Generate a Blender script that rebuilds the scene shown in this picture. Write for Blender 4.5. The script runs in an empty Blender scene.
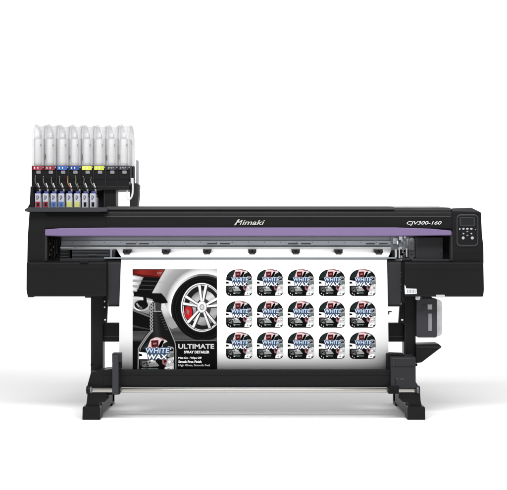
import bpy, bmesh, math, random
from mathutils import Vector, Matrix
random.seed(7)
sc = bpy.context.scene
COL = sc.collection
R = math.radians
# ------------------------------------------------------------------ measures
CZ = 1.042            # height of the lens above the floor
D = 7.0               # lens to front plane of the machine (Y = 0)
K = 165.0             # units of the drawing grid per metre on the front plane
def S(Y): return (D + Y) / (D * K)
def GX(px, Y=0.0): return (px - 253.5) * S(Y)
def GZ(py, Y=0.0): return CZ + (245.0 - py) * S(Y)

# ------------------------------------------------------------------ materials
MATS = {}
def mat(name, col, rough=0.5, metal=0.0, spec=0.5, grain=0.0, gscale=900.0, vary=0.0, coat=0.0):
    if name in MATS: return MATS[name]
    m = bpy.data.materials.new(name); m.use_nodes = True
    nt = m.node_tree; b = nt.nodes['Principled BSDF']
    b.inputs['Base Color'].default_value = (*col, 1)
    b.inputs['Roughness'].default_value = rough
    b.inputs['Metallic'].default_value = metal
    b.inputs['Specular IOR Level'].default_value = spec
    b.inputs['Coat Weight'].default_value = coat
    tc = nt.nodes.new('ShaderNodeTexCoord')
    if grain > 0:
        n = nt.nodes.new('ShaderNodeTexNoise'); n.inputs['Scale'].default_value = gscale
        n.inputs['Detail'].default_value = 3
        bp = nt.nodes.new('ShaderNodeBump'); bp.inputs['Strength'].default_value = grain
        bp.inputs['Distance'].default_value = 0.002
        nt.links.new(tc.outputs['Object'], n.inputs['Vector'])
        nt.links.new(n.outputs['Fac'], bp.inputs['Height'])
        nt.links.new(bp.outputs['Normal'], b.inputs['Normal'])
    if vary > 0:
        n2 = nt.nodes.new('ShaderNodeTexNoise'); n2.inputs['Scale'].default_value = 6
        n2.inputs['Detail'].default_value = 5
        mr = nt.nodes.new('ShaderNodeMapRange')
        mr.inputs['To Min'].default_value = max(0.02, rough - vary); mr.inputs['To Max'].default_value = min(1, rough + vary)
        nt.links.new(tc.outputs['Object'], n2.inputs['Vector'])
        nt.links.new(n2.outputs['Fac'], mr.inputs['Value'])
        nt.links.new(mr.outputs['Result'], b.inputs['Roughness'])
    MATS[name] = m
    return m

def clear_mat(name, col, alpha, rough=0.3, edge=0.0):
    m = bpy.data.materials.new(name); m.use_nodes = True
    nt = m.node_tree; b = nt.nodes['Principled BSDF']
    b.inputs['Base Color'].default_value = (*col, 1)
    b.inputs['Roughness'].default_value = rough
    b.inputs['Specular IOR Level'].default_value = 0.4
    n = nt.nodes.new('ShaderNodeTexNoise'); n.inputs['Scale'].default_value = 22
    n.inputs['Detail'].default_value = 4
    mr = nt.nodes.new('ShaderNodeMapRange')
    mr.inputs['From Min'].default_value = 0.3; mr.inputs['From Max'].default_value = 0.7
    mr.inputs['To Min'].default_value = alpha * 0.8; mr.inputs['To Max'].default_value = min(1, alpha * 1.2)
    tc = nt.nodes.new('ShaderNodeTexCoord')
    nt.links.new(tc.outputs['Object'], n.inputs['Vector'])
    nt.links.new(n.outputs['Fac'], mr.inputs['Value'])
    lw = nt.nodes.new('ShaderNodeLayerWeight'); lw.inputs['Blend'].default_value = .45
    ad = nt.nodes.new('ShaderNodeMath'); ad.operation = 'MULTIPLY_ADD'; ad.use_clamp = True
    ad.inputs[1].default_value = edge
    nt.links.new(lw.outputs['Facing'], ad.inputs[0]); nt.links.new(mr.outputs['Result'], ad.inputs[2])
    nt.links.new(ad.outputs[0], b.inputs['Alpha'])
    MATS[name] = m
    return m

BLACK = mat('black_textured_plastic', (.0050, .0050, .0056), .40, spec=.19, grain=.25, vary=.1)
BLACKG = mat('black_satin_plastic', (.0048, .0048, .006), .32, spec=.22, grain=.12, vary=.1)
CHAR = mat('charcoal_plastic', (.014, .014, .0165), .5, spec=.3, grain=.25, vary=.1)
CHAR2 = mat('dark_grey_plastic', (.025, .026, .031), .5, spec=.3, grain=.25, vary=.08)
GREYEDGE = mat('grey_plastic', (.042, .042, .042), .5, spec=.3, grain=.2)
DEEP = mat('matt_black', (.0045, .0045, .005), .7, spec=.15)
FRAME = mat('black_painted_steel', (.0052, .0052, .0056), .42, spec=.18, grain=.2, gscale=1500, vary=.08)
PURPLE = mat('purple_satin_trim', (.155, .112, .222), .36, spec=.4, grain=.05)
ALU = mat('anodised_aluminium', (.20, .215, .235), .42, metal=.35, spec=.4, grain=.06)
ALUD = mat('dark_aluminium', (.095, .102, .112), .45, metal=.3, spec=.4, grain=.06)
SILVER = mat('brushed_silver', (.52, .53, .54), .35, metal=.5, grain=.05)
CHROME = mat('satin_steel_rod', (.46, .45, .42), .27, metal=.9, grain=.04, vary=.1)
RUBBER = mat('rubber', (.012, .012, .012), .65, spec=.2, grain=.3)
PAPER = mat('white_vinyl', (.93, .93, .935), .45, spec=.25, grain=.02, gscale=200)
LABELW = mat('label_white', (.62, .63, .64), .5)
LABELG = mat('label_grey', (.22, .22, .23), .5)
INKW = mat('letter_silver', (.46, .455, .42), .4, metal=.2)
INKWH = mat('letter_white', (.55, .55, .55), .45)
PANELG = mat('panel_dark_grey', (.030, .030, .032), .35, spec=.4)
SCREEN = mat('lcd_dark_glass', (.004, .005, .006), .12, spec=.5)
BTN = mat('button_mark_white', (.36, .36, .38), .5)
HOOD = clear_mat('frosted_clear_plastic', (.49, .49, .505), .40, .35, .12)
POUCH = mat('ink_pouch_white', (.76, .76, .75), .5, grain=.3, gscale=90, vary=.1)
BOTTLE = clear_mat('translucent_bottle', (.40, .41, .42), .45, .3)
PANE = clear_mat('clear_acrylic_pane', (.45, .46, .48), .05, .08)
TUBE = clear_mat('clear_hose', (.75, .75, .75), .55, .2)
RED = mat('tag_red', (.24, .014, .03), .45)
REDM = mat('tag_crimson', (.17, .010, .022), .45)
BLUE = mat('tag_blue', (.018, .08, .30), .45)
NAVY = mat('tag_deep_blue', (.012, .045, .20), .45)
YEL = mat('tag_yellow', (.50, .52, .06), .45)
YELG = mat('tag_lime', (.40, .46, .04), .45)
CARTB = mat('cartridge_pale_plastic', (.36, .37, .42), .45, grain=.1)
CARTS = mat('cartridge_grey_side', (.26, .26, .28), .45)
CYE = mat('cartridge_pale_yellow', (.42, .43, .12), .45)
CBL = mat('cartridge_light_blue', (.06, .13, .32), .45)
CLIPB = mat('clip_navy', (.02, .03, .16), .45)
COPPER = mat('orange_brown_hose', (.34, .13, .05), .4)

# ------------------------------------------------------------------ mesh builder
class MB:
    def __init__(s): s.v = []; s.f = []; s.m = []; s.mats = []; s.sm = []
    def mi(s, m):
        if m not in s.mats: s.mats.append(m)
        return s.mats.index(m)
    def add(s, vs, fs, m, smooth=False):
        o = len(s.v); i = s.mi(m)
        s.v += [tuple(v) for v in vs]
        for f in fs: s.f.append([k + o for k in f]); s.m.append(i); s.sm.append(smooth)
    def addbm(s, bm, m, smooth=False):
        bm.verts.index_update()
        s.add([v.co[:] for v in bm.verts], [[v.index for v in f.verts] for f in bm.faces], m, smooth)
        bm.free()
    def prism_w(s, loop, vec, m, bev=0.0, seg=2):
        """loop: world points of a planar outline; vec: extrusion."""
        bm = bmesh.new(); n = len(loop); vec = Vector(vec)
        a = [bm.verts.new(Vector(p)) for p in loop]
        b = [bm.verts.new(Vector(p) + vec) for p in loop]
        bm.faces.new(a); bm.faces.new(b[::-1])
        for i in range(n):
            j = (i + 1) % n
            bm.faces.new((a[j], a[i], b[i], b[j]))
        bmesh.ops.recalc_face_normals(bm, faces=bm.faces)
        if bev > 0:
            bmesh.ops.bevel(bm, geom=list(bm.edges), offset=bev, segments=seg, profile=.5, affect='EDGES', clamp_overlap=True)
        s.addbm(bm, m, False)
    def poly(s, pts, Yf, Yb, m, bev=0.003, seg=2):
        s.prism_w([(GX(x, Yf), Yf, GZ(y, Yf)) for x, y in pts], (0, Yb - Yf, 0), m, bev, seg)
    def box(s, x0, y0, x1, y1, Yf, Yb, m, bev=0.003, seg=2):
        s.poly([(x0, y0), (x1, y0), (x1, y1), (x0, y1)], Yf, Yb, m, bev, seg)
    def xprism(s, prof, x0, x1, m, bev=0.002, seg=2):
        """prof: list of (Y, py) with py measured on the Y plane itself."""
        s.prism_w([(GX(x0), Y, GZ(p, Y)) for Y, p in prof], (GX(x1) - GX(x0), 0, 0), m, bev, seg)
    def rrect(s, x0, y0, x1, y1, r, Yf, Yb, m, bev=0.0, n=5):
        s.poly(rr(x0, y0, x1, y1, r, n), Yf, Yb, m, bev)
    def flat(s, pts, Y, m):
        if len(pts) < 3: return
        vs = [(GX(x, Y), Y, GZ(y, Y)) for x, y in pts]
        s.add(vs, [list(range(len(vs)))], m)
    def cylx(s, x0, x1, cy, Y, r, m, n=24, r2=None, bev=0):
        """round bar along X, r in metres"""
        r2 = r if r2 is None else r2
        zc = GZ(cy, Y); xa = GX(x0, Y); xb = GX(x1, Y); c = min(r * .25, .003)
        rings = [(xa, r - c), (xa + c, r), (xb - c, r2), (xb, r2 - c)]
        vs = []; fs = []
        for x, q in rings:
            for k in range(n):
                a = 2 * math.pi * k / n; vs.append((x, Y + q * math.cos(a), zc + q * math.sin(a)))
        for i in range(3):
            for k in range(n):
                k2 = (k + 1) % n; fs.append((i*n+k, i*n+k2, (i+1)*n+k2, (i+1)*n+k))
        s.add(vs, fs, m, True)
        s.add(vs, [list(range(n))[::-1], list(range(3*n, 4*n))], m, False)
    def tube(s, pts, r, m, n=8):
        """pts: world points"""
        P = [Vector(p) for p in pts]; vs = []; fs = []
        for i, p in enumerate(P):
            t = (P[min(i+1, len(P)-1)] - P[max(i-1, 0)]).normalized()
            u = t.cross(Vector((0, 1, 0)));
            if u.length < 1e-4: u = t.cross(Vector((1, 0, 0)))
            u.normalize(); w = t.cross(u)
            for k in range(n):
                a = 2 * math.pi * k / n; vs.append(p + r * (math.cos(a) * u + math.sin(a) * w))
        for i in range(len(P) - 1):
            for k in range(n):
                k2 = (k + 1) % n; fs.append((i*n+k, i*n+k2, (i+1)*n+k2, (i+1)*n+k))
        s.add(vs, fs, m, True)
        s.add(vs, [list(range(n)), list(range((len(P)-1)*n, len(P)*n))[::-1]], m)
    def text(s, body, x0, y0, x1, y1, Y, m, shear=0.0, bold=0.0, thick=0.0006):
        cu = bpy.data.curves.new('t', 'FONT'); cu.body = body; cu.shear = shear; cu.offset = bold
        cu.resolution_u = 3; cu.align_x = 'LEFT'
        ob = bpy.data.objects.new('t', cu); COL.objects.link(ob)
        dg = bpy.context.evaluated_depsgraph_get(); dg.update()
        me = bpy.data.meshes.new_from_object(ob.evaluated_get(dg))
        vs = [v.co.copy() for v in me.vertices]; fs = [list(p.vertices) for p in me.polygons]
        bpy.data.objects.remove(ob); bpy.data.curves.remove(cu); bpy.data.meshes.remove(me)
        ax = min(v.x for v in vs); bx = max(v.x for v in vs); ay = min(v.y for v in vs); by = max(v.y for v in vs)
        X0, X1, Z0, Z1 = GX(x0, Y), GX(x1, Y), GZ(y1, Y), GZ(y0, Y)
        out = [(X0 + (v.x-ax)/(bx-ax)*(X1-X0), Y, Z0 + (v.y-ay)/(by-ay)*(Z1-Z0)) for v in vs]
        s.add(out, fs, m)
    def build(s, name, parent=None, origin=None, props=None):
        me = bpy.data.meshes.new(name)
        o = Vector(origin) if origin is not None else (Vector(ROOTLOC[parent_root(parent)]) if parent else Vector((0, 0, 0)))
        me.from_pydata([tuple(Vector(v) - o) for v in s.v], [], s.f)
        for m in s.mats: me.materials.append(m)
        me.polygons.foreach_set('material_index', s.m)
        me.polygons.foreach_set('use_smooth', s.sm)
        me.update()
        ob = bpy.data.objects.new(name, me); COL.objects.link(ob)
        if parent: ob.parent = parent
        else: ob.location = o
        for k, v in (props or {}).items(): ob[k] = v
        return ob

ROOTLOC = {}
def parent_root(p):
    while p.parent: p = p.parent
    return p.name
def thing(name, label, cat, loc, group=None):
    o = bpy.data.objects.new(name, None); o.empty_display_size = .1; COL.objects.link(o)
    o.location = loc; o['label'] = label; o['category'] = cat
    if group: o['group'] = group
    ROOTLOC[o.name] = tuple(loc)
    return o
def rr(x0, y0, x1, y1, r, n=5):
    p = []
    for cx, cy, a0 in ((x1-r, y0+r, -90), (x1-r, y1-r, 0), (x0+r, y1-r, 90), (x0+r, y0+r, 180)):
        for k in range(n + 1):
            a = R(a0 + 90 * k / n); p.append((cx + r*math.cos(a), cy + r*math.sin(a)))
    return p
def ell(cx, cy, rx, ry, n=40, a0=0, a1=360):
    full = abs(a1 - a0) >= 360
    return [(cx + rx*math.cos(R(a0+(a1-a0)*k/(n if full else n-1))), cy + ry*math.sin(R(a0+(a1-a0)*k/(n if full else n-1)))) for k in range(n)]
def clip(p, x0, y0, x1, y1):
    def half(p, ins, cut):
        o = []
        for i in range(len(p)):
            a, b = p[i-1], p[i]
            if ins(b):
                if not ins(a): o.append(cut(a, b))
                o.append(b)
            elif ins(a): o.append(cut(a, b))
        return o
    def cx(v): return lambda a, b: (v, a[1] + (b[1]-a[1])*(v-a[0])/(b[0]-a[0]))
    def cy(v): return lambda a, b: (a[0] + (b[0]-a[0])*(v-a[1])/(b[1]-a[1]), v)
    for ins, c in ((lambda q: q[0] >= x0, cx(x0)), (lambda q: q[0] <= x1, cx(x1)), (lambda q: q[1] >= y0, cy(y0)), (lambda q: q[1] <= y1, cy(y1))):
        if not p: break
        p = half(p, ins, c)
    return p
def stroke(pts, w):
    """polyline -> list of quads"""
    out = []
    for (ax, ay), (bx, by) in zip(pts[:-1], pts[1:]):
        dx, dy = bx-ax, by-ay; l = math.hypot(dx, dy) or 1; nx, ny = -dy/l*w/2, dx/l*w/2
        out.append([(ax+nx, ay+ny), (bx+nx, by+ny), (bx-nx, by-ny), (ax-nx, ay-ny)])
    return out

# ================================================================== SETTING
def lathe_profile_sheet():
    prof = [(-9.5, 0.0), (3.6, 0.0)]
    for k in range(1, 17):
        a = R(90 * k / 16); prof.append((3.6 + 2.2*math.sin(a), 2.2 - 2.2*math.cos(a)))
    prof.append((5.8, 7.5))
    vs = []; fs = []
    for Y, z in prof: vs += [(-9, Y, z), (9, Y, z)]
    return prof, vs
prof, vs = lathe_profile_sheet()
FLOORM = mat('matt_white_paper_sweep', (.94, .94, .94), .8, spec=.1, grain=.03, gscale=60)
fl = MB(); fl.add(vs[:4], [(0, 1, 3, 2)], FLOORM)
fo = fl.build('floor'); fo['kind'] = 'structure'
bk = MB(); bk.add(vs[2:], [(2*i, 2*i+1, 2*i+3, 2*i+2) for i in range(len(prof)-2)], FLOORM, True)
bo = bk.build('backdrop'); bo['kind'] = 'structure'

# ================================================================== PRINTER
P = thing('large_format_printer', 'wide black printer with purple front stripe on a two legged black stand', 'printer', (0, .2, 0))

# --- top cover
m = MB()
m.xprism([(0, 228), (-.004, 217), (0, 212.4), (.10, 211.8), (.50, 211.5), (.50, 236), (.03, 236)], 45, 106, BLACK, .003)
m.xprism([(0, 228), (-.004, 217), (0, 212.6), (.012, 210.4), (.05, 207.7), (.50, 206.5), (.50, 236), (.03, 236)], 106, 452, BLACK, .003)
m.xprism([(.0, 209.3), (.03, 206.6), (.3, 206.2), (.3, 208.6), (.02, 210.8)], 106, 394.5, GREYEDGE, .0025)
m.box(48, 215.6, 105, 216.4, -.006, .01, DEEP, .0005)
m.box(106, 216.2, 450.5, 216.8, -.0055, .01, GREYEDGE, .0004)
m.build('top_cover', P)
# --- trim
m = MB()
top = [(45, 229.4), (60, 228.2), (110, 227.6), (395, 227.4), (430, 228.6), (451.5, 230.6)]
bot = [(451.5, 235), (395, 235.9), (60, 235.9), (45, 235.5)]
m.poly(top + bot, -.016, .02, PURPLE, .0035, 3)
lo = [(46, 234.0), (451, 233.6), (451, 235.6), (395, 236.5), (60, 236.5), (46, 235.9)]
m.poly(lo, -.008, .016, mat('purple_lower_lip', (.08, .05, .13), .45), .001)
m.build('trim_stripe', P)
# --- side housings
m = MB()
m.poly([(29.3, 211.6), (46, 211.9), (46, 264), (27, 264), (27.5, 238)], -.004, .52, BLACK, .006, 3)
m.box(44.6, 230, 46.9, 261, -.008, .05, CHAR, .002)
m.build('side_housing', P)
m = MB()
m.poly([(452, 208.3), (471.5, 207.6), (481.2, 212.3), (482.2, 235), (483.6, 246), (483.8, 264), (452, 264)], -.004, .52, BLACK, .007, 3)
m.box(450.6, 232, 452.8, 261, -.008, .05, CHAR, .002)
m.poly([(452.2, 209.0), (471.5, 208.4), (479.5, 212), (452.2, 211.4)], -.0055, .02, CHAR2, .0015)
m.box(454, 253.2, 483, 253.7, -.0052, .01, DEEP, 0)
m.build('side_housing', P)
# --- chassis behind the opening
m = MB()
m.box(46, 212, 452, 262, .40, .5, DEEP, .002)
m.box(46, 235, 60, 262, .10, .40, DEEP, .002)
m.box(443, 236, 451, 262, .10, .40, DEEP, .002)
m.box(46, 261.2, 452, 262, .0, .40, DEEP, .0)
m.build('chassis', P)
# --- gantry rail
m = MB()
m.box(59, 234, 398, 240.6, .165, .22, ALUD, .002)
m.box(60, 238.6, 397, 239.2, .162, .2, ALU, .0004)
m.box(60, 240.8, 397, 245.4, .15, .22, ALU, .002)
m.box(62, 245.4, 397, 247.0, .158, .22, DEEP, .001)
m.box(62, 247.0, 397, 249.2, .145, .22, SILVER, .0015)
for a, b in ((126, 136), (139, 149), (207, 217), (220, 230), (288, 298), (301, 311), (366, 375), (379, 388)):
    m.rrect(a, 243.0, b, 244.3, .5, .148, .156, DEEP)
for x in range(72, 392, 16): m.rrect(x, 241.9, x+.9, 242.8, .4, .148, .156, GREYEDGE)
m.build('gantry_rail', P)
# --- maintenance mechanism at the left
m = MB()
for i in range(9):
    m.box(48+i*1.2, 238+i % 3, 48.6+i*1.2, 258-(i*7) % 5, .08, .12, CHAR if i % 2 else DEEP, .0004)
for x, y in ((49.5, 243), (50.5, 249), (49.2, 254), (53, 246)):
    m.box(x, y, x+.9, y+1.6, .075, .09, mat('brass_contact', (.20, .09, .03), .5, metal=.4), .0003)
m.box(60, 245.5, 70, 259, .10, .2, CHAR, .002)
m.box(60, 247.2, 74, 248.4, .085, .12, SILVER, .001)
for y in (250.3, 253.2, 256): m.box(60.5, y, 69.5-(y % 3), y+1.1, .09, .12, GREYEDGE, .0008)
m.box(72, 250, 110, 261.6, .05, .25, CHAR2, .003)
m.box(72, 249.1, 110, 250.1, .045, .2, CHAR, .001)
for y in (252.6, 256.3, 259.0): m.box(72.5, y, 109.5, y+.6, .046, .06, DEEP, 0)
m.box(88, 254.2, 97, 255.6, .044, .06, GREYEDGE, .0006)
m.box(60, 258.6, 112, 261.8, .02, .25, CHAR, .002)
m.box(110, 249.4, 112, 259, .045, .2, ALU, .001)
m.box(112.6, 250, 114.6, 257, .05, .2, CHAR, .001)
m.box(80, 261.0, 88, 263, -.055, .02, DEEP, .001)
m.build('capping_station', P)
# --- print carriage right
m = MB()
m.box(391, 235.5, 397.5, 259.5, .14, .24, ALUD, .002)
m.box(393, 238, 399, 244, .11, .18, ALU, .0015)
m.box(398.5, 235.5, 406, 250, .085, .2, ALU, .002)
m.box(398.2, 236, 399.0, 247, .08, .1, DEEP, 0)
for i, (x0, y0, x1, y1, mm) in enumerate([
    (399.5, 240, 401, 243, DEEP), (402, 242, 403.6, 246, CHAR2), (400, 247, 402, 249, SILVER), (404, 238, 405.6, 241, CHAR),
    (395, 249.5, 397, 257.5, SILVER), (397.6, 250, 398.6, 258, DEEP), (398.8, 247.5, 400, 258, SILVER), (400.6, 250, 402, 254, DEEP),
    (402.3, 249, 403.5, 253, SILVER), (403.5, 253, 405, 258, GREYEDGE), (400.5, 255.6, 402.5, 258, LABELG), (406, 248, 407.3, 257, SILVER),
    (405, 244, 407, 247, GREYEDGE), (391.6, 250.4, 393.8, 258, DEEP), (406.4, 239, 408.4, 246, ALUD), (403, 236.4, 404, 239, DEEP), (397.4, 241, 398.2, 244.5, LABELW)]):
    m.box(x0, y0, x1, y1, .065 + .004*(i % 3), .1, mm, .0006)
m.box(406, 237, 409, 259, .08, .2, CHAR, .0015)
m.poly([(409, 239), (411, 237.5), (414.5, 238.5), (415.2, 243), (415.2, 257), (412, 259), (409, 258)], .07, .2, GREYEDGE, .003)
m.box(410.5, 242, 411.3, 256, .066, .08, CHAR, .0004)
for y in (243, 246.5, 250, 253.5): m.box(411.8, y, 414.4, y+.8, .066, .08, CHAR2, .0003)
m.tube([(GX(404+1.5*math.cos(t), .06), .06, GZ(247+t*1.1, .06)) for t in [k*.5 for k in range(18)]], .0022, GREYEDGE, 6)
m.box(391, 258.6, 416, 260.6, .03, .2, CHAR, .002)
m.rrect(399.5, 259.0, 402, 260.6, .6, .026, .04, LABELG)
m.build('print_carriage', P)
m = MB()
m.box(415.6, 237, 443.2, 259.4, .06, .3, CHAR, .004)
m.box(417, 238.2, 442, 238.7, .057, .07, CHAR2, 0)
m.rrect(440.0, 250.8, 442, 254.2, .7, .056, .07, GREYEDGE)
m.rrect(440.3, 251.4, 441.4, 253.6, .4, .054, .07, DEEP)
m.box(412, 259.4, 452, 261.5, .02, .3, CHAR, .002)
m.build('carriage_cover', P)
# --- pinch rollers
for cx in (126.8, 165.8, 207, 252.2, 295.8, 338.6, 378.8):
    m = MB()
    m.poly([(cx-4.2, 249), (cx+4.2, 249), (cx+4.0, 251.2), (cx-4.0, 251.2)], .07, .16, CHAR, .001)
    m.cylx(cx-3.9, cx-.5, 252.2, .085, .0155, RUBBER, 20)
    m.cylx(cx+.5, cx+3.9, 252.2, .085, .0155, RUBBER, 20)
    m.cylx(cx-3.0, cx+3.0, 254.6, .062, .0125, RUBBER, 20)
    m.box(cx-.6, 250, cx+.6, 255, .07, .14, DEEP, .0006)
    m.build('pinch_roller', P)
# --- front window pane
m = MB(); m.box(61, 236.6, 414, 249.8, .030, .033, PANE, 0)
m.build('front_window', P)
# --- apron behind the paper
m = MB()
ap = [(.02, 259.4), (.003, 260.4), (.0, 264), (-.0005, 285), (.004, 300), (.012, 306.2), (.03, 306.4), (.03, 262)]
pts = []
Lx = [(107.5, .0)]
m.xprism(ap, 108, 401, CHAR, .0012)
m.box(108, 305.4, 401, 306.6, .004, .05, DEEP, .0005)
m.build('front_apron', P)
m = MB(); m.box(104, 257.3, 396, 258.7, -.012, .03, ALU, .001); m.build('paper_guide_bar', P)
# --- lower covers
m = MB()
m.poly([(26.4, 262.2), (106.4, 262.2), (106.4, 295), (104, 296.6), (27.4, 296.6), (26.2, 290)], -.045, .50, BLACK, .008, 3)
m.box(27.5, 269.6, 105.5, 270.0, -.0462, .0, DEEP, 0)
m.box(85, 296.2, 92, 297.8, .02, .08, DEEP, .001)
m.box(28, 296.2, 33, 297.3, .0, .05, DEEP, .001)
m.build('lower_cover', P)
m = MB()
m.poly([(404.5, 262.2), (483.6, 262.2), (484.2, 290), (483.4, 296.8), (404.5, 296.8)], -.045, .50, BLACK, .008, 3)
m.box(405.5, 269.6, 483, 270.0, -.0462, .0, DEEP, 0)
m.build('lower_cover', P)
m = MB()
m.box(401.4, 260.5, 405.2, 303, .0, .1, DEEP, .002)
m.build('apron_bracket', P)
m = MB(); m.box(106.2, 262, 108.2, 300, .0, .1, DEEP, .002); m.build('apron_bracket', P)
m = MB()
for y in (272, 276, 284, 290):
    m = MB(); m.rrect(400.6, y, 401.6, y+.9, .4, -.004, .001, GREYEDGE); m.build('bolt', P)
m = MB()
m.poly([(404.6, 288.0), (404.6, 284.8), (405.6, 286), (406.2, 288.4), (416.6, 288.8), (416.8, 293.9), (405, 294.2)], -.050, -.046, LABELW, .0005)
for k in range(6): m.box(407.3+k*1.5, 289.6, 407.9+k*1.5, 293, -.0512, -.049, LABELG, 0)
m.build('rating_label', P)
m = MB()
m.rrect(415.6, 297.0, 420.2, 300.0, 1.3, -.01, .01, LABELW, .001)  # pale oval patch stands in for a light hole
m.build('bright_hole_oval', P)
m = MB(); m.rrect(436, 294.8, 445, 297.4, .8, -.052, -.02, mat('pale_foot_tab', (.42, .42, .42), .5), .001); m.build('foot_tab', P)

# --- control panel
cp = MB()
cp.rrect(456.6, 214.4, 478.4, 246.4, 4.2, -.0105, .0, PANELG, .0012, 6)
cp.rrect(457.6, 215.4, 477.4, 244.8, 3.6, -.0125, -.004, BLACKG, .0008, 6)
cp.poly([(461, 245.4), (473, 245.4), (471, 246.1), (463, 246.1)], -.0125, -.004, GREYEDGE, .0004)  # grey sliver paints the highlight along the panel's lower edge
CPo = cp.build('control_panel', P)
m = MB(); m.rrect(459.8, 217.2, 474.8, 225.8, .8, -.0135, -.012, PANELG); m.rrect(460.8, 218, 473.8, 225, .5, -.0142, -.013, SCREEN)
m.build('screen', CPo)
for x, y, rx, ry in ((459.8, 229, .8, .8), (463.5, 228.8, 1.2, .9), (467.4, 228.8, 1.3, .9), (471.3, 228.8, 1.3, .9),
                     (467.4, 231.6, 1.0, .55), (463.5, 233.6, .9, .7), (471.4, 233.6, .9, .7), (467.4, 235.4, 1.0, .6),
                     (463.2, 237.9, 1.4, 1.5), (472.3, 237.9, 1.5, 1.5)):
    m = MB(); m.poly(ell(x, y, rx, ry, 14), -.0142, -.0124, BTN if ry > .65 else LABELG, 0); m.build('button', CPo)
for x in (475.4,):
    m = MB(); m.poly(ell(x, 229.6, .5, .5, 10), -.0142, -.0124, LABELG, 0); m.build('indicator', CPo)

# --- lettering
m = MB()
m.text('M', 235.2, 219.9, 242.8, 224.9, -.0062, INKW, shear=.4, bold=.012)
m.text('imaki', 242.0, 220.0, 264.8, 224.9, -.0062, INKW, shear=.35, bold=.012)
m.add([], [], INKW)
m.flat([(234.0, 225.2), (238.2, 219.4), (240.0, 219.4), (235.4, 225.2)], -.0065, INKW)
m.build('brand_lettering', P)
m = MB(); m.text('CJV300-160', 406.8, 221.1, 441.6, 225.6, -.0062, INKWH, shear=.28, bold=.010); m.build('model_lettering', P)

# --- stand
for x0, x1 in ((90.8, 102.8), (404.2, 415.8)):
    m = MB()
    m.box(x0, 296, x1, 399, .10, .20, FRAME, .004)
    m.box(x0+1.2, 297, x0+1.5, 392, .0985, .11, CHAR2, 0)
    m.rrect(x0-.2 if x0 < 200 else x1-1.2, 363.6, x0+1 if x0 < 200 else x1+1.6, 366.0, .5, .085, .11, DEEP, .001)
    m.build('stand_upright', P)
m = MB()
m.poly([(102.8, 296), (107.8, 296), (106.4, 323), (102.8, 323.5)], .06, .10, DEEP, .001)
m.build('gusset_plate', P)
for x, y, a, b in ((104.6, 301.5, .75, .9), (104.6, 307.3, .75, .9), (105.1, 319.8, .8, .9), (402.2, 319.9, 1.1, .8), (401.2, 302.5, .4, 2.4)):  # pale discs stand in for plate holes showing the bright background
    m = MB(); m.poly(ell(x, y, a, b, 12), .057, .062, LABELW, 0); m.build('bright_hole_disc', P)
m = MB()
m.poly([(400.4, 302), (404.4, 297), (404.4, 323.5), (398.8, 323.2)], .06, .10, DEEP, .001)
m.build('gusset_plate', P)
m = MB()
m.box(102, 323.2, 405, 341.8, .14, .22, FRAME, .004)
m.box(103, 336.2, 404, 337.0, .136, .15, CHAR2, .0006)  # paler strip paints the line of highlight on the beam
m.build('crossbeam', P)
m = MB(); m.box(388.1, 311.2, 391.8, 312.4, .0, .02, CHAR, .0004); m.box(388.1, 311.2, 389.4, 314.6, .0, .02, CHAR, .0004); m.build('bracket_tab', P)  # tiny bracket tab added for a dark mark beside the paper
# feet
for s in (0, 1):
    fx = (lambda x: x) if s == 0 else (lambda x: 507.6 - x)
    def q(pts):
        r = [(fx(x), y) for x, y in pts]
        return r if s == 0 else r[::-1]
    m = MB()
    m.poly(q([(83.2, 406.6), (99.6, 406.6), (100, 408), (100.2, 420), (82.2, 420), (82.5, 408)]), -.12, .0, FRAME, .004, 3)
    m.poly(q([(87.5, 391), (102, 391), (109.0, 394.5), (109, 398), (104.6, 402.2), (99.8, 402.6), (98.5, 407.4), (85.5, 407.4), (86.8, 401)]), -.10, -.02, FRAME, .004, 3)
    xi, xo = GX(fx(100.2), -.12), GX(fx(86), -.12)
    a, b = min(xi, xo), max(xi, xo)
    m.prism_w([(a, -.03, .02), (b, -.03, .02), (b, -.03, .085), (a, -.03, .085)], (0, .60, 0), FRAME, .004)
    m.prism_w([(a, .48, .0), (b, .48, .0), (b, .48, .10), (a, .48, .10)], (0, .12, 0), FRAME, .004)
    m.build('stand_foot', P)
# take-up
m = MB()
m.box(103, 369.8, 393, 386.6, -.085, -.03, BLACK, .006, 3)
m.box(104, 386.0, 392, 387.4, -.080, -.04, DEEP, .001)
m.box(104, 375.2, 392, 375.6, -.0862, -.08, DEEP, 0)
m.build('takeup_beam', P)
m = MB()
m.cylx(88, 418.6, 390.3, -.115, .0148, CHROME, 32)
m.build('takeup_rod', P)
m = MB()
m.cylx(86.6, 91.0, 390.0, -.115, .026, FRAME, 28)
m.cylx(87.6, 91.6, 390.0, -.118, .0215, ALU, 28)
m.poly([(91, 372), (112, 369), (112, 386.4), (112, 387), (91, 387.6), (87, 386.8)], -.082, .08, FRAME, .004)
m.poly([(88, 386), (104, 386), (118, 387), (118, 394.8), (90, 395.4), (86.4, 391)], -.09, -.02, DEEP, .003)
m.build('spool_bracket', P)
m = MB()
m.box(112.2, 355.5, 118.4, 394.2, -.150, -.095, CHAR2, .003)
m.box(112, 353.6, 120.8, 362.2, -.14, -.06, CHAR, .003)
m.box(118.0, 361.8, 120.9, 369.4, -.12, -.05, DEEP, .002)
m.box(113.6, 356.4, 117, 357.0, -.1515, -.14, GREYEDGE, 0)
m.box(112.0, 385.6, 119.6, 394.6, -.14, -.05, DEEP, .003)
m.build('tension_arm', P)
m = MB()
m.poly([(387.2, 354.0), (404.6, 354.6), (404.6, 392.5), (387.2, 384)], -.07, .06, DEEP, .003)
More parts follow.
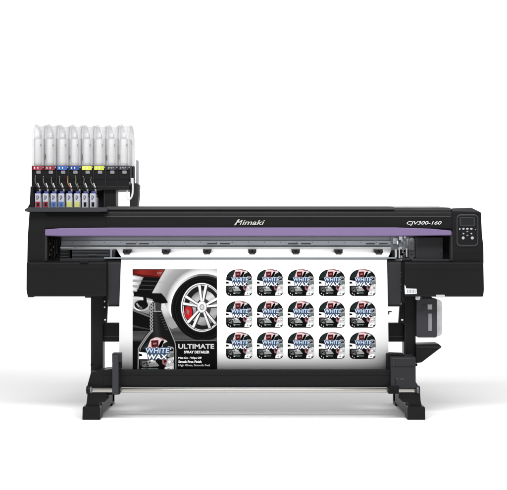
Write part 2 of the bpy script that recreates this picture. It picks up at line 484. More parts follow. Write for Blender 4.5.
m.poly([(391, 357.2), (415.6, 357.2), (415.8, 382), (419.4, 387.4), (419.6, 388), (391, 388)], -.13, .08, CHAR, .005, 3)
m.box(391.4, 366.6, 415, 367.2, -.1315, -.12, DEEP, 0)
m.box(392, 358.4, 409.6, 359.1, -.1318, -.12, GREYEDGE, 0)
m.rrect(395.4, 378.4, 398.2, 379.4, .4, -.1318, -.12, GREYEDGE)
m.rrect(400, 378.2, 404, 379.6, .4, -.1318, -.12, GREYEDGE)
m.box(395.0, 378.2, 395.8, 384, -.1316, -.12, DEEP, 0)
m.box(393.2, 360, 393.6, 386, -.1316, -.12, CHAR2, 0)
m.box(388.5, 386, 399, 394, -.14, -.05, DEEP, .003)
m.cylx(415.6, 419.6, 390.0, -.115, .026, FRAME, 28)
m.cylx(416.2, 419.0, 390.0, -.121, .0225, ALUD, 28)
m.build('takeup_motor_box', P)
m = MB()
m.poly([(416, 344.4), (438.5, 343.8), (441.2, 346.2), (441.6, 347.4), (438, 350), (421.5, 362.6), (416, 363.2)], .04, .18, FRAME, .003)
m.box(417, 346.8, 440.6, 347.6, .036, .05, CHAR2, .0005)
m.build('side_bracket', P)

# ================================================================== WASTE INK TANK
W = thing('waste_ink_tank', 'dark rounded waste ink tank hanging below the right end of the printer', 'tank', (GX(428), .12, GZ(338)))
m = MB(); m.rrect(416.6, 298.4, 437.2, 337.6, 2.2, .05, .15, mat('tank_casing_grey', (.027, .027, .032), .45, spec=.3, grain=.25), .003, 6)
m.box(422, 296.9, 432, 300, .06, .14, CHAR, .002); m.build('casing', W)
m = MB(); m.rrect(424, 299.6, 442.4, 336.4, 4.5, .155, .25, BOTTLE, .006, 6); m.build('bottle', W)
m = MB()
m.rrect(427.6, 304.2, 432.2, 309.6, .4, .047, .052, LABELG)
m.rrect(428.0, 304.8, 431.8, 309.0, .3, .0455, .048, mat('sticker_pale', (.34, .34, .35), .5))
m.rrect(422.3, 304.8, 426.2, 309.0, .4, .047, .052, CHAR2)
m.rrect(428.4, 313.6, 431.8, 331.0, .3, .047, .052, mat('sticker_mid_grey', (.20, .20, .215), .5))
for k in range(5): m.box(429.4, 315.4+k*3, 430.8, 316.8+k*3, .0455, .047, LABELG, 0)
m.build('label', W)

# ================================================================== INK RACK
RK = thing('ink_supply_rack', 'black ink rack with eight bays mounted on the left end of the printer', 'ink rack', (GX(80), .2, GZ(208, .2)))
m = MB()
m.box(31.6, 165.6, 129.2, 187.0, .08, .40, BLACKG, .003)
m.poly([(31.4, 186), (103, 186), (129.2, 186), (129.2, 189.6), (103, 190), (31, 190)], .075, .40, BLACK, .002)
for i in range(8):
    x0 = 32.2 + i * 12.32
    m.box(x0+.2, 170.4, x0+11.2, 179.6, .0765, .085, DEEP, .001)
    m.box(x0+11.5, 166, x0+12.1, 186, .072, .085, CHAR, .0006)
m.build('bottle_shelf', RK)
m = MB()
m.poly([(30.4, 186.6), (103.4, 188), (103.4, 209), (30.2, 209)], .13, .42, DEEP, .002)
m.poly([(30.6, 186.6), (33.2, 186.6), (34.0, 208.6), (26.5, 209.6), (29.6, 204)], .0, .12, BLACKG, .001)
m.box(31, 189.8, 101, 190.4, .06, .13, CHAR, .0005)
m.build('cartridge_bay', RK)
m = MB()
m.poly([(24.8, 209.3), (28, 207.4), (107.2, 207.4), (107.4, 209.8), (105.8, 211.8), (27, 211.8), (25, 211)], -.05, .40, CHAR2, .003, 3)
m.rrect(103.2, 208.6, 105.0, 210.2, .7, -.053, -.045, GREYEDGE)
m.box(30, 211.4, 100, 212.4, -.04, .3, DEEP, .001)
m.build('tray', RK)
m = MB(); m.box(103.2, 188, 115.8, 209, .10, .24, FRAME, .003); m.box(104.4, 190, 104.8, 207, .0985, .11, CHAR2, 0); m.build('support_post', RK)
m = MB(); m.poly([(129.6, 183.4), (136.8, 183.0), (138.9, 184.6), (138.6, 195), (137, 208.6), (129.8, 208.6)], .14, .24, CHAR, .003); m.build('support_post', RK)
m = MB()
m.box(129.4, 166, 131.8, 184, .10, .16, CHAR2, .001)
m.box(132.6, 166, 134.0, 184, .12, .2, CHAR, .001)
m.box(129.8, 178.0, 133.2, 183.4, .085, .12, mat('hose_joint', (.50, .50, .50), .4), .002)
m.box(136.2, 160, 137.4, 184, .2, .30, ALU, .001)
m.build('rear_channel', RK)
m = MB()
hk = [(132.6, 182), (132.9, 188), (132.7, 193), (131.6, 197.4), (129.6, 199.6), (127.7, 198.8), (126.9, 195), (127.2, 190), (128.4, 185), (129.4, 182)]
def smooth(p, it=2):
    for _ in range(it):
        o = [p[0]]
        for a, b in zip(p[:-1], p[1:]):
            o.append(tuple(.75*u+.25*v for u, v in zip(a, b))); o.append(tuple(.25*u+.75*v for u, v in zip(a, b)))
        o.append(p[-1]); p = o
    return p
m.tube([(GX(x, .09), .09, GZ(y, .09)) for x, y in smooth(hk)], .0062, TUBE, 12)
m.build('hose', RK)
WHT = mat('tube_highlight_white', (.5, .5, .5), .3); WIRE = mat('tube_grey', (.10, .09, .085), .35)
for i in range(8):
    bx = 36.6 + i * 7.95
    m = MB()
    mm = COPPER if i == 4 else (WIRE if i != 5 else mat('tube_olive', (.13, .14, .08), .35))
    w = 1.6 + .5*math.sin(i*2.1)
    p = smooth([(bx-1.0, 176.0 + (i*37 % 5)*.3), (bx-2.0+.3*i % 2, 179.5), (bx-.4, 183.5), (bx+w, 186.5), (bx+w+.6, 190), (bx+3.2, 194)])
    m.tube([(GX(x, .06), .055+.012*math.sin(k*.4), GZ(y, .06)) for k, (x, y) in enumerate(p)], .0028, mm, 8)
    p2 = smooth([(bx+w-.8, 183.0), (bx+w-.1, 185), (bx+w+.9, 187.4)])
    m.tube([(GX(x, .04), .048, GZ(y, .04)) for x, y in p2], .0034, WHT if i != 5 else WIRE, 8)  # white lengths in front paint the highlights on the tubes
    m.box(bx+2.4, 189, bx+3.8, 193.2, .045, .09, LABELG, .001)
    m.build('ink_tube', RK)

# ---------------- ink bottles: hood (outer shell), pouch, tag
def inflated(mb, outline, x0, x1, r, mtl, n=8, open_bottom=True):
    """outline: (Y,z) closed loop, front-bottom -> over the top -> back-bottom; extruded in X with rounded shoulders"""
    zb = min(z for _, z in outline); cY = sum(y for y, _ in outline)/len(outline)
    H = max(z for _, z in outline) - zb
    W_ = max(y for y, _ in outline) - min(y for y, _ in outline)
    secs = []
    for k in range(n+1):
        a = R(90*k/n); secs.append((x0 + r*(1-math.sin(a)), r*(1-math.cos(a))))
    secs = secs + [(x0+x1-x, ins) for x, ins in secs[::-1]]
    vs = []; fs = []; L = len(outline)
    for x, ins in secs:
        for y, z in outline:
            vs.append((x, cY + (y-cY)*(1-2*ins/W_), zb + (z-zb)*(1-ins/H)))
    for i in range(len(secs)-1):
        for k in range(L-1): fs.append((i*L+k, i*L+k+1, (i+1)*L+k+1, (i+1)*L+k))
    mb.add(vs, fs, mtl, True)
    mb.add(vs, [list(range(L))[::-1], list(range((len(secs)-1)*L, len(secs)*L))], mtl, False)
def hood_outline(Yf, Yb, pt, ps, pb):
    """pt top, ps shoulder, pb bottom in grid units on the Yf plane"""
    zt, zs, zb = GZ(pt, Yf), GZ(ps, Yf), GZ(pb, Yf)
    o = [(Yf, zb), (Yf, (zb+zs)/2), (Yf, zs)]
    rf = (Yb-Yf)*.30
    for k in range(1, 9):
        a = R(90*k/8); o.append((Yf + rf*(1-math.cos(a)), zs + (zt-zs)*math.sin(a)))
    rb = (Yb-Yf)*.5; zs2 = zs - .02
    for k in range(1, 9):
        a = R(90*k/8); o.append((Yb - rb + rb*math.sin(a), zs2 + (zt-zs2)*math.cos(a)))
    o.append((Yb, zb))
    return o
cent = [38.0, 50.3, 62.6, 74.9, 87.2, 99.5, 111.8, 124.0]
tags = [(RED, 'bright red'), (REDM, 'dark crimson'), (BLUE, 'bright blue'), (NAVY, 'deep blue'), (YEL, 'yellow'), (YELG, 'lime yellow'), (CHAR2, 'grey'), (CHAR2, 'grey')]
blab = ['domed clear ink bottle with red tag at the outer left end of the row',
        'domed clear ink bottle with red tag, second from the left, beside the blue tagged ones',
        'domed clear ink bottle with blue tag directly right of the two red tagged bottles',
        'domed clear ink bottle with deeper blue tag just left of the yellow tagged bottles',
        'domed clear ink bottle with yellow tag next to the blue tagged bottle',
        'domed clear ink bottle with yellow green tag next to the dark grey tagged bottles',
        'domed clear ink bottle with dark grey tag next to the yellow green tagged one',
        'domed clear ink bottle with dark grey tag at the right end of the row']
for i, cx in enumerate(cent):
    X = GX(cx, .08)
    B = thing('ink_bottle', blab[i], 'ink bottle', (X, .24, GZ(165.6, .08)), 'domed ink bottles standing in the black rack')
    dz = [0, -.3, .5, .2, .4, .6, .3, -.2][i]
    m = MB(); inflated(m, hood_outline(.085, .38, 122.4+dz, 136.5, 165.5), GX(cx-6.05, .085), GX(cx+6.05, .085), .013, HOOD)
    m.build('hood', B)
    m = MB()
    inflated(m, hood_outline(.115, .34, 137.0, 139.5, 165.4), GX(cx-4.4, .115), GX(cx+4.9, .115), .005, POUCH)
    m.poly([(cx-1.6, 137.6), (cx-.9, 133.6), (cx+1.3, 133.2), (cx+2.0, 137.6)], .15, .2, POUCH, .003)
    m.box(cx-4.0, 163.0, cx+5.0, 165.4, .105, .34, HOOD, .002)
    m.build('pouch', B)
    m = MB(); m.box(cx+2.2, 144.0, cx+2.9, 146.0, .110, .118, CHAR, .0003)
    m.build('vent_mark', B)
    m = MB()
    if i in (1, 3, 4, 6, 7): m.box(cx-5.3, 155.0-(i % 3), cx-4.8, 160.4-(i % 2), .080, .084, CHAR2, .0003); m.build('side_seal', B)
    m = MB()
    m.box(cx-5.4, 165.9, cx+4.4, 170.1, .070, .079, tags[i][0], .001)
    for k in range(4): m.box(cx-3.8+k*1.6, 166.9, cx-2.9+k*1.6, 168.6 - (k % 2)*.5, .0688, .0705, LABELG if i > 5 else tags[(i+2) % 2 + (0 if i < 2 else 2 if i < 4 else 4)][0] if k % 2 else LABELW, 0)
    m.box(cx+4.6, 166.6, cx+5.6, 168.2, .070, .079, LABELG, .0004)
    m.rrect(cx-1.6, 170.6, cx+2.6, 173.6, .5, .071, .079, mat('tag_plate_grey', (.16, .16, .17), .5))
    m.build('tag', B)

# ---------------- cartridges
clab = ['small pale ink cartridge with red band, outermost left on the tray',
        'small pale ink cartridge with red band, right beside the light blue banded cartridge',
        'small pale ink cartridge with blue band, right beside the red banded pair',
        'small pale ink cartridge with blue band, left neighbour of the yellow banded pair',
        'small pale ink cartridge with yellow band, right neighbour of the blue banded pair',
        'small pale ink cartridge with yellow band, left neighbour of the black marked pair',
        'small pale ink cartridge with black mark, right beside the yellow banded pair',
        'small pale ink cartridge with black mark at the right end of the tray']
cc = [38.0, 45.8, 53.7, 61.4, 69.4, 77.2, 85.1, 93.0]
cb = [RED, REDM, CBL, CBL, CYE, CYE, DEEP, DEEP]
for i, cx in enumerate(cc):
    C_ = thing('ink_cartridge', clab[i], 'ink cartridge', (GX(cx, .02), .07, GZ(208, .02)), 'small ink cartridges lined up on the tray')
    m = MB(); m.box(cx-3.1, 193.4, cx+2.6, 209.2, .015, .02, CARTB, .0015); m.box(cx-2.9, 193.8, cx+2.5, 209.2, .02, .10, CARTS, .0015)
    m.box(cx+2.3, 197.4, cx+3.9, 209.2, .035, .10, CARTS, .001)
    m.build('shell', C_)
    m = MB()
    if i < 6:
        m.box(cx-2.7, 201.6, cx+2.2, 207.2, .011, .0155, cb[i], .0008)
        if i < 4: m.box(cx-1.0, 202.8, cx+.8, 206.0, .0095, .0115, DEEP if i < 2 else NAVY, 0)
    else: m.box(cx-1.4, 202.2, cx+1.2, 206.4, .011, .0155, DEEP, .0008)
    m.build('colour_band', C_)
    m = MB()
    m.poly([(cx-1.5, 195.4), (cx+.6, 195.8), (cx+1.0, 197.4), (cx-.6, 199.4), (cx-1.4, 199.6)], .012, .0155, mat('glyph_slate', (.075, .08, .11), .5), 0)
    m.poly([(cx-1.0, 196.4), (cx+.2, 197.1), (cx-.9, 198.2)], .0108, .0122, CARTB, 0)
    m.build('marking', C_)
    m = MB(); m.box(cx-1.6, 191.2, cx+2.2, 193.6, .02, .08, CLIPB, .001); m.build('clip', C_)

# ================================================================== PRINTED SHEET
SH = thing('vinyl_sheet', 'white printed vinyl hanging from the printer with a car poster and fifteen round cornered labels', 'printed sheet', (0, 0, GZ(372)))
m = MB()
prof = [(.27, 247.0, 116.0, 392.0), (.135, 249.2, 116.5, 391.6), (.05, 254.6, 119.6, 389.5), (.022, 257.2, 121.4, 388.2), (.004, 258.4, 121.3, 387.4), (-.006, 260.2, 121.2, 387.0),
        (-.010, 263.5, 120.9, 387.0), (-.010, 280, 120.2, 387.4), (-.010, 305, 119.4, 388.0), (-.010, 340, 119.2, 388.4), (-.010, 372, 119.2, 388.4)]
vs = []; fs = []
for Y, py, xa, xb in prof:
    vs += [(GX(xa, Y), Y, GZ(py, Y)), (GX(xb, Y), Y, GZ(py, Y))]
L = len(vs)
vs += [(x, y + .0012, z) for x, y, z in vs]
for i in range(len(prof)-1):
    a, b, c, d = 2*i, 2*i+1, 2*i+3, 2*i+2
    fs += [(a, b, c, d), (d+L, c+L, b+L, a+L), (a, d, d+L, a+L), (b+L, c+L, c, b)]
n = len(prof)-1
fs += [(1, 0, L, L+1), (2*n, 2*n+1, 2*n+1+L, 2*n+L)]
m.add(vs, fs, PAPER, True)
m.build('sheet', SH)

def pm(name, *c):
    if len(c) == 1: c = (c[0],)*3
    return mat('print_' + name, c, .6, spec=.04)
def gm(name, stops, radial=None, p0=None, p1=None):
    """printed tone ramp. radial=(cx, cy, rx, ry) or linear from p0 to p1, in grid units"""
    m = bpy.data.materials.new('print_' + name); m.use_nodes = True
    nt = m.node_tree; b = nt.nodes['Principled BSDF']; b.inputs['Roughness'].default_value = .6; b.inputs['Specular IOR Level'].default_value = .04
    tc = nt.nodes.new('ShaderNodeTexCoord'); ge = nt.nodes.new('ShaderNodeNewGeometry')
    sub = nt.nodes.new('ShaderNodeVectorMath'); sub.operation = 'SUBTRACT'
    nt.links.new(tc.outputs['Object'], sub.inputs[0])
    oz = GZ(372)
    if radial:
        cx, cy, rx, ry = radial
        sub.inputs[1].default_value = (GX(cx), 0, GZ(cy) - oz)
        mu = nt.nodes.new('ShaderNodeVectorMath'); mu.operation = 'MULTIPLY'; mu.inputs[1].default_value = (K/rx, 0, K/ry)
        le = nt.nodes.new('ShaderNodeVectorMath'); le.operation = 'LENGTH'
        nt.links.new(sub.outputs[0], mu.inputs[0]); nt.links.new(mu.outputs[0], le.inputs[0]); fac = le.outputs['Value']
    else:
        a = Vector((GX(p0[0]), 0, GZ(p0[1]) - oz)); c = Vector((GX(p1[0]), 0, GZ(p1[1]) - oz)); d = c - a
        sub.inputs[1].default_value = a
        dt = nt.nodes.new('ShaderNodeVectorMath'); dt.operation = 'DOT_PRODUCT'; dt.inputs[1].default_value = d / d.length_squared
        nt.links.new(sub.outputs[0], dt.inputs[0]); fac = dt.outputs['Value']
    cr = nt.nodes.new('ShaderNodeValToRGB'); nt.links.new(fac, cr.inputs['Fac'])
    el = cr.color_ramp.elements
    while len(el) < len(stops): el.new(.5)
    for e, (p, g) in zip(el, stops): e.position = p; e.color = (g, g, g*1.01, 1) if not isinstance(g, tuple) else (*g, 1)
    nt.links.new(cr.outputs['Color'], b.inputs['Base Color'])
    return m
pK = pm('black', .0022); pK2 = pm('soot', .008); pD = pm('dark_grey', .028); pG = pm('grey', .10); pG2 = pm('mid_grey', .24); pL = pm('light_grey', .46); pWh = pm('white', .76)
pRed = pm('tail_light_red', .22, .02, .014); pRed2 = pm('tail_light_dark', .045, .004, .004); pCal = pm('caliper_red', .36, .012, .014)
pPink = pm('rose_white', .56, .42, .43); pPink2 = pm('dusty_rose', .22, .11, .12); pMaroon = pm('maroon', .06, .006, .007); pTeal = pm('dark_teal', .010, .017, .017)
pIce = pm('ice_blue', .44, .53, .66); pSky = pm('steel_blue', .045, .075, .13); pDkb = pm('ink_blue', .03, .05, .09); pGn = pm('green_grey', .09, .12, .11)
Y0 = -.0106
def art(mb, cx, cy, w, h, outline, Yb, st=.00025):
    """label artwork; u right, v down, both -1..1"""
    def T(p): return [(cx + u*w/2, cy + v*h/2) for u, v in p]
    lay = [0]
    def f(p, mtl, step=1):
        lay[0] += step; mb.flat(inside(T(p)), Yb - lay[0]*st, mtl)
    # clip against the (convex) outline
    oc = outline
    def inside(p):
        ar = sum(oc[i-1][0]*oc[i][1]-oc[i][0]*oc[i-1][1] for i in range(len(oc)))
        sgn = 1 if ar > 0 else -1
        for i in range(len(oc)):
            a, b = oc[i-1], oc[i]
            def sd(q): return sgn*((b[0]-a[0])*(q[1]-a[1]) - (b[1]-a[1])*(q[0]-a[0]))
            o = []
            for k in range(len(p)):
                s0, s1 = sd(p[k-1]), sd(p[k])
                if (s0 >= 0) != (s1 >= 0):
                    t = s0/(s0-s1); o.append((p[k-1][0]+(p[k][0]-p[k-1][0])*t, p[k-1][1]+(p[k][1]-p[k-1][1])*t))
                if s1 >= 0: o.append(p[k])
            p = o
            if len(p) < 3: return []
        return p
    mb.flat(oc, Yb, pK)
    f([(-.95, -.3), (-.75, -.72), (-.35, -.98), (-.25, -.9), (-.5, -.35)], pTeal)
    f([(-.42, -1.2), (-.30, -.95), (-.62, -.28), (-.3, -.1), (.1, -.35), (.55, -.75), (.3, -1.2)], pPink2, 0)
    f([(-.28, -1.0), (-.55, -.3), (-.1, -.1), (.25, -.4), (.42, -.8), (.1, -.98)], pPink)
    f([(.25, -.8), (.55, -.9), (.75, -.62), (.3, -.45), (.05, -.2), (.1, -.5)], pL, 0)
    f([(.35, -.62), (.62, -.78), (.85, -.55), (.6, -.5), (.3, -.35)], pK2)
    f([(.62, -.5), (.9, -.45), (1.1, -.1), (1.1, .3), (.6, .1), (.5, -.2)], pG2, 0)
    f([(.7, -.42), (.9, -.34), (.92, -.22), (.72, -.2)], pK, 1)
    f([(.78, -.12), (1.0, -.1), (1.0, .1), (.7, .12)], pGn, 0)
    f([(-1.1, -.2), (-.55, -.12), (-.35, .3), (-1.1, .22)], pWh, 0)
    f([(-1.1, -.1), (-.82, -.06), (-.78, .06), (-1.1, .08)], pK)
    f([(-.9, .22), (-.2, .25), (.0, .5), (-.4, .7), (-.9, .6)], pD, 0)
    f([(-.8, .36), (-.6, .34), (-.55, .7), (-.78, .66)], pG, 1)
    f([(-.5, .4), (.0, .42), (.15, .62), (-.4, .66)], pG2, 0)
    f([(-.4, .30), (-.05, .32), (-.05, .42), (-.35, .42)], pL)
    f([(.3, .2), (.55, .15), (.7, .3), (.5, .62), (.3, .5)], pPink2, 0)
    f([(.38, .3), (.5, .26), (.55, .4), (.42, .46)], pMaroon)
    f([(.62, .2), (1.1, .1), (1.1, .7), (.72, .9), (.5, .66)], pL, 0)
    f([(.8, .34), (.95, .3), (.95, .46), (.84, .46)], pG)
    f([(.45, .7), (.9, .62), (.8, .95), (.4, .95)], pWh, 0)
    f([(.6, .76), (.72, .74), (.68, .88), (.56, .86)], pG2)
    f([(-.45, .72), (.1, .74), (.05, .82), (-.4, .8)], pGn, 0)
    f([(-.3, -.82), (.1, -.84), (.1, -.46), (-.28, -.44)], pMaroon)   # red square
    f([(-.2, -.68), (.0, -.7), (.0, -.6), (-.2, -.58)], pPink2)
    rg = random.Random(5)
    for k in range(46):
        u = rg.uniform(-.9, .95); v = rg.uniform(-.85, .95)
        if v < .25 and u < .45 and v > -.5: continue
        if v < -.4 and -.4 < u < .25: continue
        a = rg.uniform(.03, .11); b_ = rg.uniform(.02, .07); t_ = rg.uniform(-1, 1)
        mm = rg.choice([pK, pK, pWh, pL, pG, pG2, pK2, pPink2 if k % 3 == 0 else pD]) if u > .2 or v > .3 else rg.choice([pK, pD, pK2, pG])
        f([(u-a, v-b_*t_), (u, v-b_), (u+a, v+b_*t_), (u, v+b_)], mm, .2)
    f([(-.56, -.34), (.3, -.42), (.66, -.30), (.60, .06), (.40, .24), (-.48, .22)], pDkb)
    f([(-.40, -.16), (.1, -.30), (.62, -.24), (.3, -.02), (-.3, .02)], pSky, .3)
    lay[0] += 1
    def tx(s, u0, v0, u1, v1, mtl, b, sh):
        lay[0] += 1
        mb.text(s, cx+u0*w/2, cy+v0*h/2, cx+u1*w/2, cy+v1*h/2, Yb - lay[0]*st, mtl, shear=sh, bold=b)
    tx('WHITE', -.64, -.44, .74, -.07, pDkb, .10, .1); tx('WHITE', -.60, -.40, .70, -.10, pIce, .02, .1)
    tx('WAX', -.54, -.06, .64, .29, pDkb, .07, .1); tx('WAX', -.50, -.03, .60, .25, pWh, .03, .1)

# stickers
def sticker_outline(cx, cy):
    w, h = 13.1, 13.3
    p = [(-.28, -1.0), (-.12, -1.03), (.12, -1.03), (.28, -1.0), (.52, -.93), (.74, -.80), (.90, -.62), (.98, -.42), (1.0, -.2), (1.0, .70)]
    for k in range(1, 6):
        a = R(90*k/6); p.append((.68+.32*math.cos(a), .69+.31*math.sin(a)))
    left = [(-u, v) for u, v in p[::-1]]
    pts = p[2:] + [(.68, 1.0)] + [(-.68, 1.0)] + left[:-2]
    return [(cx+u*w, cy+v*h) for u, v in pts]
rows = [282.7, 314.4, 345.7]; cols = [239.2, 270.0, 300.9, 331.9, 362.7]
for r_ in rows:
    for c in cols:
        m = MB(); art(m, c, r_, 26, 26.6, sticker_outline(c, r_), Y0)
        m.build('printed_label', SH)

# poster
PX0, PY0, PX1, PY1 = 132.6, 269.2, 217.0, 371.0
po = MB()
lay = [0]
STEP = .00003
def F(p, mtl, step=1):
    lay[0] += step
    po.flat(clip(p, PX0, PY0, PX1, PY1), Y0 - lay[0]*STEP, mtl)
F([(PX0, PY0), (PX1, PY0), (PX1, PY1), (PX0, PY1)], pK)
F([(PX0, PY0), (PX1, PY0), (PX1, 322), (PX0, 322)], pL)
F([(PX0, PY0), (PX1, PY0), (PX1, 325), (PX0, 325)], gm('silver_body', [(0, .30), (.44, .34), (.475, .60), (.51, .50), (.56, .20), (.66, .27), (.80, .50), (.92, .60), (1, .36)], radial=(205, 309, 72, 76)))
F(ell(203.5, 308.6, 34.0, 34.8, 64), gm('arch_lip', [(0, .62), (.4, .42), (.75, .12), (1, .10)], p0=(176, 300), p1=(214, 282)))
F(ell(203.6, 308.8, 32.6, 33.2, 64), pK2)
for q_ in stroke([(152.5, 281.5), (166, 283.2), (178, 280.6)], .5): F(q_, pG2, .2)
F([(PX0, 300), (147, 296), (152, 304), (158, 322), (165, 322), (165, 345), (PX0, 345)], gm('bumper', [(0, .55), (.35, .20), (.6, .03), (1, .01)], p0=(140, 298), p1=(140, 334)))     # lower bumper
F([(150, 296), (163, 300), (172, 318), (172, 321), (164, 322), (152, 312)], gm('rear_quarter', [(0, .58), (.6, .46), (1, .16)], p0=(156, 298), p1=(168, 322)))
F([(PX0, 321), (PX1, 321), (PX1, 345), (PX0, 345)], gm('road', [(0, .035), (.3, .10), (.55, .035), (.8, .06), (1, .014)], p0=(180, 321), p1=(180, 342)))                                    # road
for k in range(0): F([(PX0, 322+k*3.0), (PX1, 322+k*3.0), (PX1, 345), (PX0, 345)], pm('road_%d' % k, .085-.008*k))
F([(164, 318), (172, 317), (178, 327), (172, 329), (165, 324)], pG2)
F(ell(203.4, 309, 30.6, 31.6, 64), pK)                                                     # tyre
F(ell(203.2, 309, 27.8, 29.6, 64), pK2); F(ell(203.0, 309, 27.0, 29.0, 64), pK)
F(ell(201.8, 307.6, 21.4, 25.0, 64), pD)
F(ell(201.8, 307.4, 20.8, 24.4, 64), gm('rim', [(0, .74), (.5, .5), (1, .62)], p0=(186, 290), p1=(216, 326))); F(ell(202, 307.4, 19.9, 23.4, 64), pD); F(ell(202.2, 307.5, 19.4, 22.9, 64), pL); F(ell(202.4, 307.7, 18.6, 22.0, 64), pK2)
F(ell(203.4, 308, 14.6, 17.6, 48), gm('brake_disc', [(0, .05), (.3, .50), (.5, .16), (.75, .30), (1, .06)], p0=(194, 292), p1=(210, 326))); F(ell(203.4, 308, 7.5, 9.5, 40), pD)
F(ell(188.8, 312.4, 4.6, 8.0, 30), pMaroon); F(ell(188.4, 312.2, 3.7, 7.2, 30), pCal)
F([(186.6, 309), (189.5, 311), (188.5, 315), (186.8, 313.5)], pPink2)
pSpoke = gm('spoke', [(0, .80), (.35, .58), (.6, .74), (1, .42)], p0=(186, 288), p1=(214, 326))
for a in (-88, -16, 56, 128, 200):
    for da, w0, w1 in ((-10, 1.7, 2.5), (10, 1.7, 2.5)):
        a1 = R(a+da); a0 = R(a+da*.9)
        x0, y0 = 202+3.0*math.cos(a0), 307+3.6*math.sin(a0); x1, y1 = 202+19.4*math.cos(a1), 307.4+22.8*math.sin(a1)
        for col_, dw, off in ((pD, 1.3, .45), (pSpoke, 0, 0)):
            dx, dy = x1-x0, y1-y0; l = math.hypot(dx, dy); nx, ny = -dy/l, dx/l
            A, Bq = (w0+dw)/2, (w1+dw)/2
            F([(x0+nx*A+off, y0+ny*A+off), (x1+nx*Bq+off, y1+ny*Bq+off), (x1-nx*Bq+off, y1-ny*Bq+off), (x0-nx*A+off, y0-ny*A+off)], col_)
F(ell(202, 307, 5.0, 6.0, 24), pG2); F(ell(201.8, 306.8, 4.3, 5.3, 24), pWh); F(ell(202, 307.2, 2.6, 3.2, 20), pG2); F(ell(202, 307.2, 1.5, 1.9, 16), pL)
# tail light, grille
F([(PX0, PY0), (165.4, PY0), (160.2, 277.8), (144, 277.2), (PX0, 274.6)], pRed2)
F([(PX0, 270.2), (164.0, 270.0), (160.6, 276.4), (PX0, 273.6)], gm('tail_light', [(0, (.035, .004, .003)), (.3, (.19, .014, .010)), (.7, (.11, .008, .006)), (1, (.24, .03, .02))], p0=(132, 269), p1=(165, 276))); F([(157, 272.6), (162, 272.2), (161.2, 273.6), (157.2, 273.6)], pPink2)
F([(PX0, 275), (143.4, 277.2), (134.6, 296.5), (PX0, 296.5)], pG2)
for y in (276.2, 281.8, 287.2, 292.6):
    F([(PX0, y), (143.2-(y-277)*.45, y+1.0), (141.6-(y-277)*.45, y+3.6), (PX0, y+3.2)], gm('slat', [(0, .62), (.4, .45), (1, .14)], p0=(PX0, 280), p1=(144, 282)))
F([(143.6, 277.2), (160.4, 277.6), (150.0, 296.4), (134.4, 296.4)], pK)
for k in range(4):
    y = 280.4 + k*4.2
    F([(142.4-(y-277)*.45, y), (159.0-(y-277)*.52, y+.6), (158.6-(y-277)*.52, y+1.5), (142.0-(y-277)*.45, y+.9)], pD)
F([(PX0, 296.6), (151, 296.2), (149, 299), (PX0, 300)], pL)
# exhaust
F([(PX0, 309), (150, 315), (157, 331), (PX0, 331)], pK)
F(ell(141.4, 304.8, 8.4, 6.4), gm('pipe', [(0, .2), (.4, .7), (.7, .3), (1, .5)], p0=(134, 299), p1=(150, 311))); F(ell(141.2, 304.8, 7.0, 5.1), pG); F(ell(141.2, 305, 6.3, 4.4), pK)
F([(137, 302.6), (140, 306.5), (138.4, 307.6), (136, 304)], pG2); F([(145, 302), (146.8, 305), (144.6, 308), (143.6, 306)], pG2); F([(140.6, 306), (143, 308.6), (139, 308.8)], pG)
F([(PX0, 309.6), (134, 309.0), (150, 316), (151, 318), (PX0, 311)], pG)
F([(PX0, 325), (150, 329), (150, 330), (PX0, 327)], pD)
# lower right black field
F([(PX0, 341.4), (PX1, 341.4), (PX1, PY1), (PX0, PY1)], pK); F([(172, 340.0), (PX1, 340.0), (PX1, 341.0), (172, 341.0)], pG)
# spray bottle
F([(152.8, 310), (161.4, 310), (163.6, 316), (170.5, 333), (174.4, 342), (175.4, 350), (175.4, PY1), (137.4, PY1), (137.6, 353), (140.0, 345.6), (148, 338), (151.4, 330), (152.4, 320)], gm('bottle_tone', [(0, .003), (.3, .004), (.5, .018), (.62, .005), (1, .004)], p0=(140, 330), p1=(174, 326)))
for k in range(7): F([(159.0+k*1.0, 314.5+k*2.4), (163.2+k*1.05, 313.4+k*2.5), (163.6+k*1.05, 314.3+k*2.5), (159.2+k*1.0, 315.5+k*2.4)], pD)
for q_ in stroke([(161.6, 311), (164.2, 317), (171, 333), (175.0, 342.5), (175.9, 350), (175.9, PY1)], .8): F(q_, pG2, .2)
ch = []
for k in range(61):
    t = k/60
    if t < .55: x, y = 151.4 + 1.3*math.sin(t*52), 303 + t/.55*28
    else:
        u = (t-.55)/.45; x = 151.4 - 13.0*min(1, u*1.25)**.8; y = 331 + u*22
    ch.append((x, y))
ch.append((138.0, PY1))
for q_ in stroke(ch, 2.6): F(q_, pK2, .05)
for q_ in stroke(ch, 1.0): F(q_, pG2, .12)
for q_ in stroke([(302.8-x if i < 33 else x+1.7, y) for i, (x, y) in enumerate(ch)], .9): F(q_, pG2, .12)
F([(153.2, 302), (161.4, 302), (160.8, 311.6), (153.6, 311.6)], pD); F([(154.2, 303), (155.2, 303), (155.4, 311), (154.4, 311)], pG2); F([(153.4, 310.9), (160.9, 310.9), (160.9, 311.8), (153.4, 311.8)], pG2)
F([(133.4, 291.6), (152, 293.2), (161.4, 293.4), (165.0, 297.6), (168.0, 302.6), (161, 303.4), (154.0, 301.6), (150, 299.2), (146.0, 297.4), (134.0, 296.2)], pK)
F([(146, 297.6), (153, 299.5), (152.2, 300.6), (146, 299)], pG2)
F([(143.2, 296), (146.4, 296.4), (146.8, 302), (148.2, 306), (144.2, 308.4), (143.4, 303)], pK)
po_out = [(139.4, PY1-1.6), (138.9, 352.0), (143.0, 347.0), (150.4, 339.6), (156, 337.2), (162, 337.8), (168.6, 342.0), (173.6, 348.0), (174.0, PY1-1.6)]
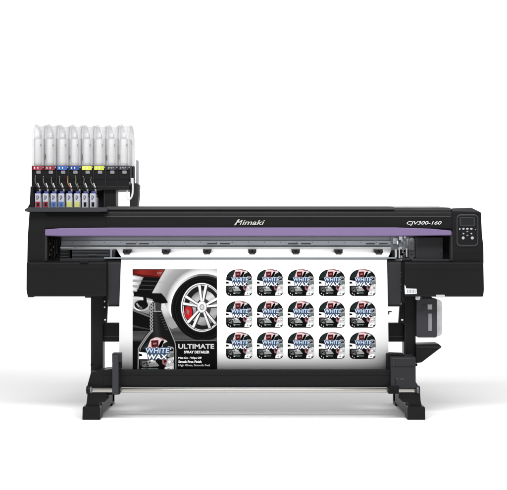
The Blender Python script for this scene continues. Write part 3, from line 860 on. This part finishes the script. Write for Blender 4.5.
lay[0] += 1
art(po, 156.6, 355, 36.5, 35.5, po_out, Y0 - lay[0]*STEP, .00004)
lay[0] += 60
for k in range(3): po.text(['Cleans and shines', 'all wheels and paint', '500 ml'][k], 142.5, 363.8+k*2.0, [156, 158, 150][k], 365.0+k*2.0, Y0 - lay[0]*STEP, pG2)
YT = Y0 - (lay[0]+45)*STEP
POo = po.build('printed_poster', SH)
m = MB(); m.text('ULTIMATE', 178.2, 344.0, 214.2, 348.9, YT, pL, bold=.03); m.build('poster_title', POo)
m = MB()
m.text('SPRAY DETAILER', 184.0, 350.8, 209.4, 353.5, YT, pWh, bold=.03)
m.build('poster_subtitle', POo); m = MB()
m.text('Mist On - Wipe Off', 178.4, 356.9, 201.6, 359.4, YT, pWh, bold=.035)
m.build('poster_lettering', POo); m = MB()
m.text('Streak-Free Finish', 178.4, 360.5, 201.6, 363.0, YT, pWh, bold=.035)
m.build('poster_lettering', POo); m = MB()
m.text('High Gloss, Smooth Feel', 178.4, 364.2, 209.8, 366.9, YT, pL, bold=.03)
m.build('poster_lettering', POo)

# ================================================================== LIGHT
w = bpy.data.worlds.new('World'); sc.world = w; w.use_nodes = True
w.node_tree.nodes['Background'].inputs[0].default_value = (1, 1, 1, 1)
w.node_tree.nodes['Background'].inputs[1].default_value = .60
def area(name, loc, tgt, sx, sy, e):
    l = bpy.data.lights.new(name, 'AREA'); l.shape = 'RECTANGLE'; l.size = sx; l.size_y = sy; l.energy = e
    o = bpy.data.objects.new(name, l); COL.objects.link(o); o.location = loc
    o.rotation_euler = (Vector(tgt) - Vector(loc)).to_track_quat('-Z', 'Y').to_euler()
    return o
area('key_softbox', (0, -2.4, 3.8), (0, .6, .2), 4.4, 1.0, 222)
area('backdrop_lamp', (0, 2.6, 4.4), (0, 6.0, 4.3), 9, .6, 215)
area('opening_strip_lamp', (GX(250), .05, GZ(237.2, .05)), (GX(250), .10, .97), 2.0, .02, 1.5)
# ================================================================== CAMERA
cd = bpy.data.cameras.new('camera'); cam = bpy.data.objects.new('camera', cd); COL.objects.link(cam)
cam.location = (0, -D, CZ); cam.rotation_euler = (R(90), 0, 0)
cd.sensor_width = 36; cd.lens = 36 * D * K / 507; cd.clip_start = .1; cd.clip_end = 100
sc.camera = cam
sc.view_settings.view_transform = 'Standard'; sc.view_settings.look = 'None'
sc.view_settings.exposure = 0; sc.view_settings.gamma = 1
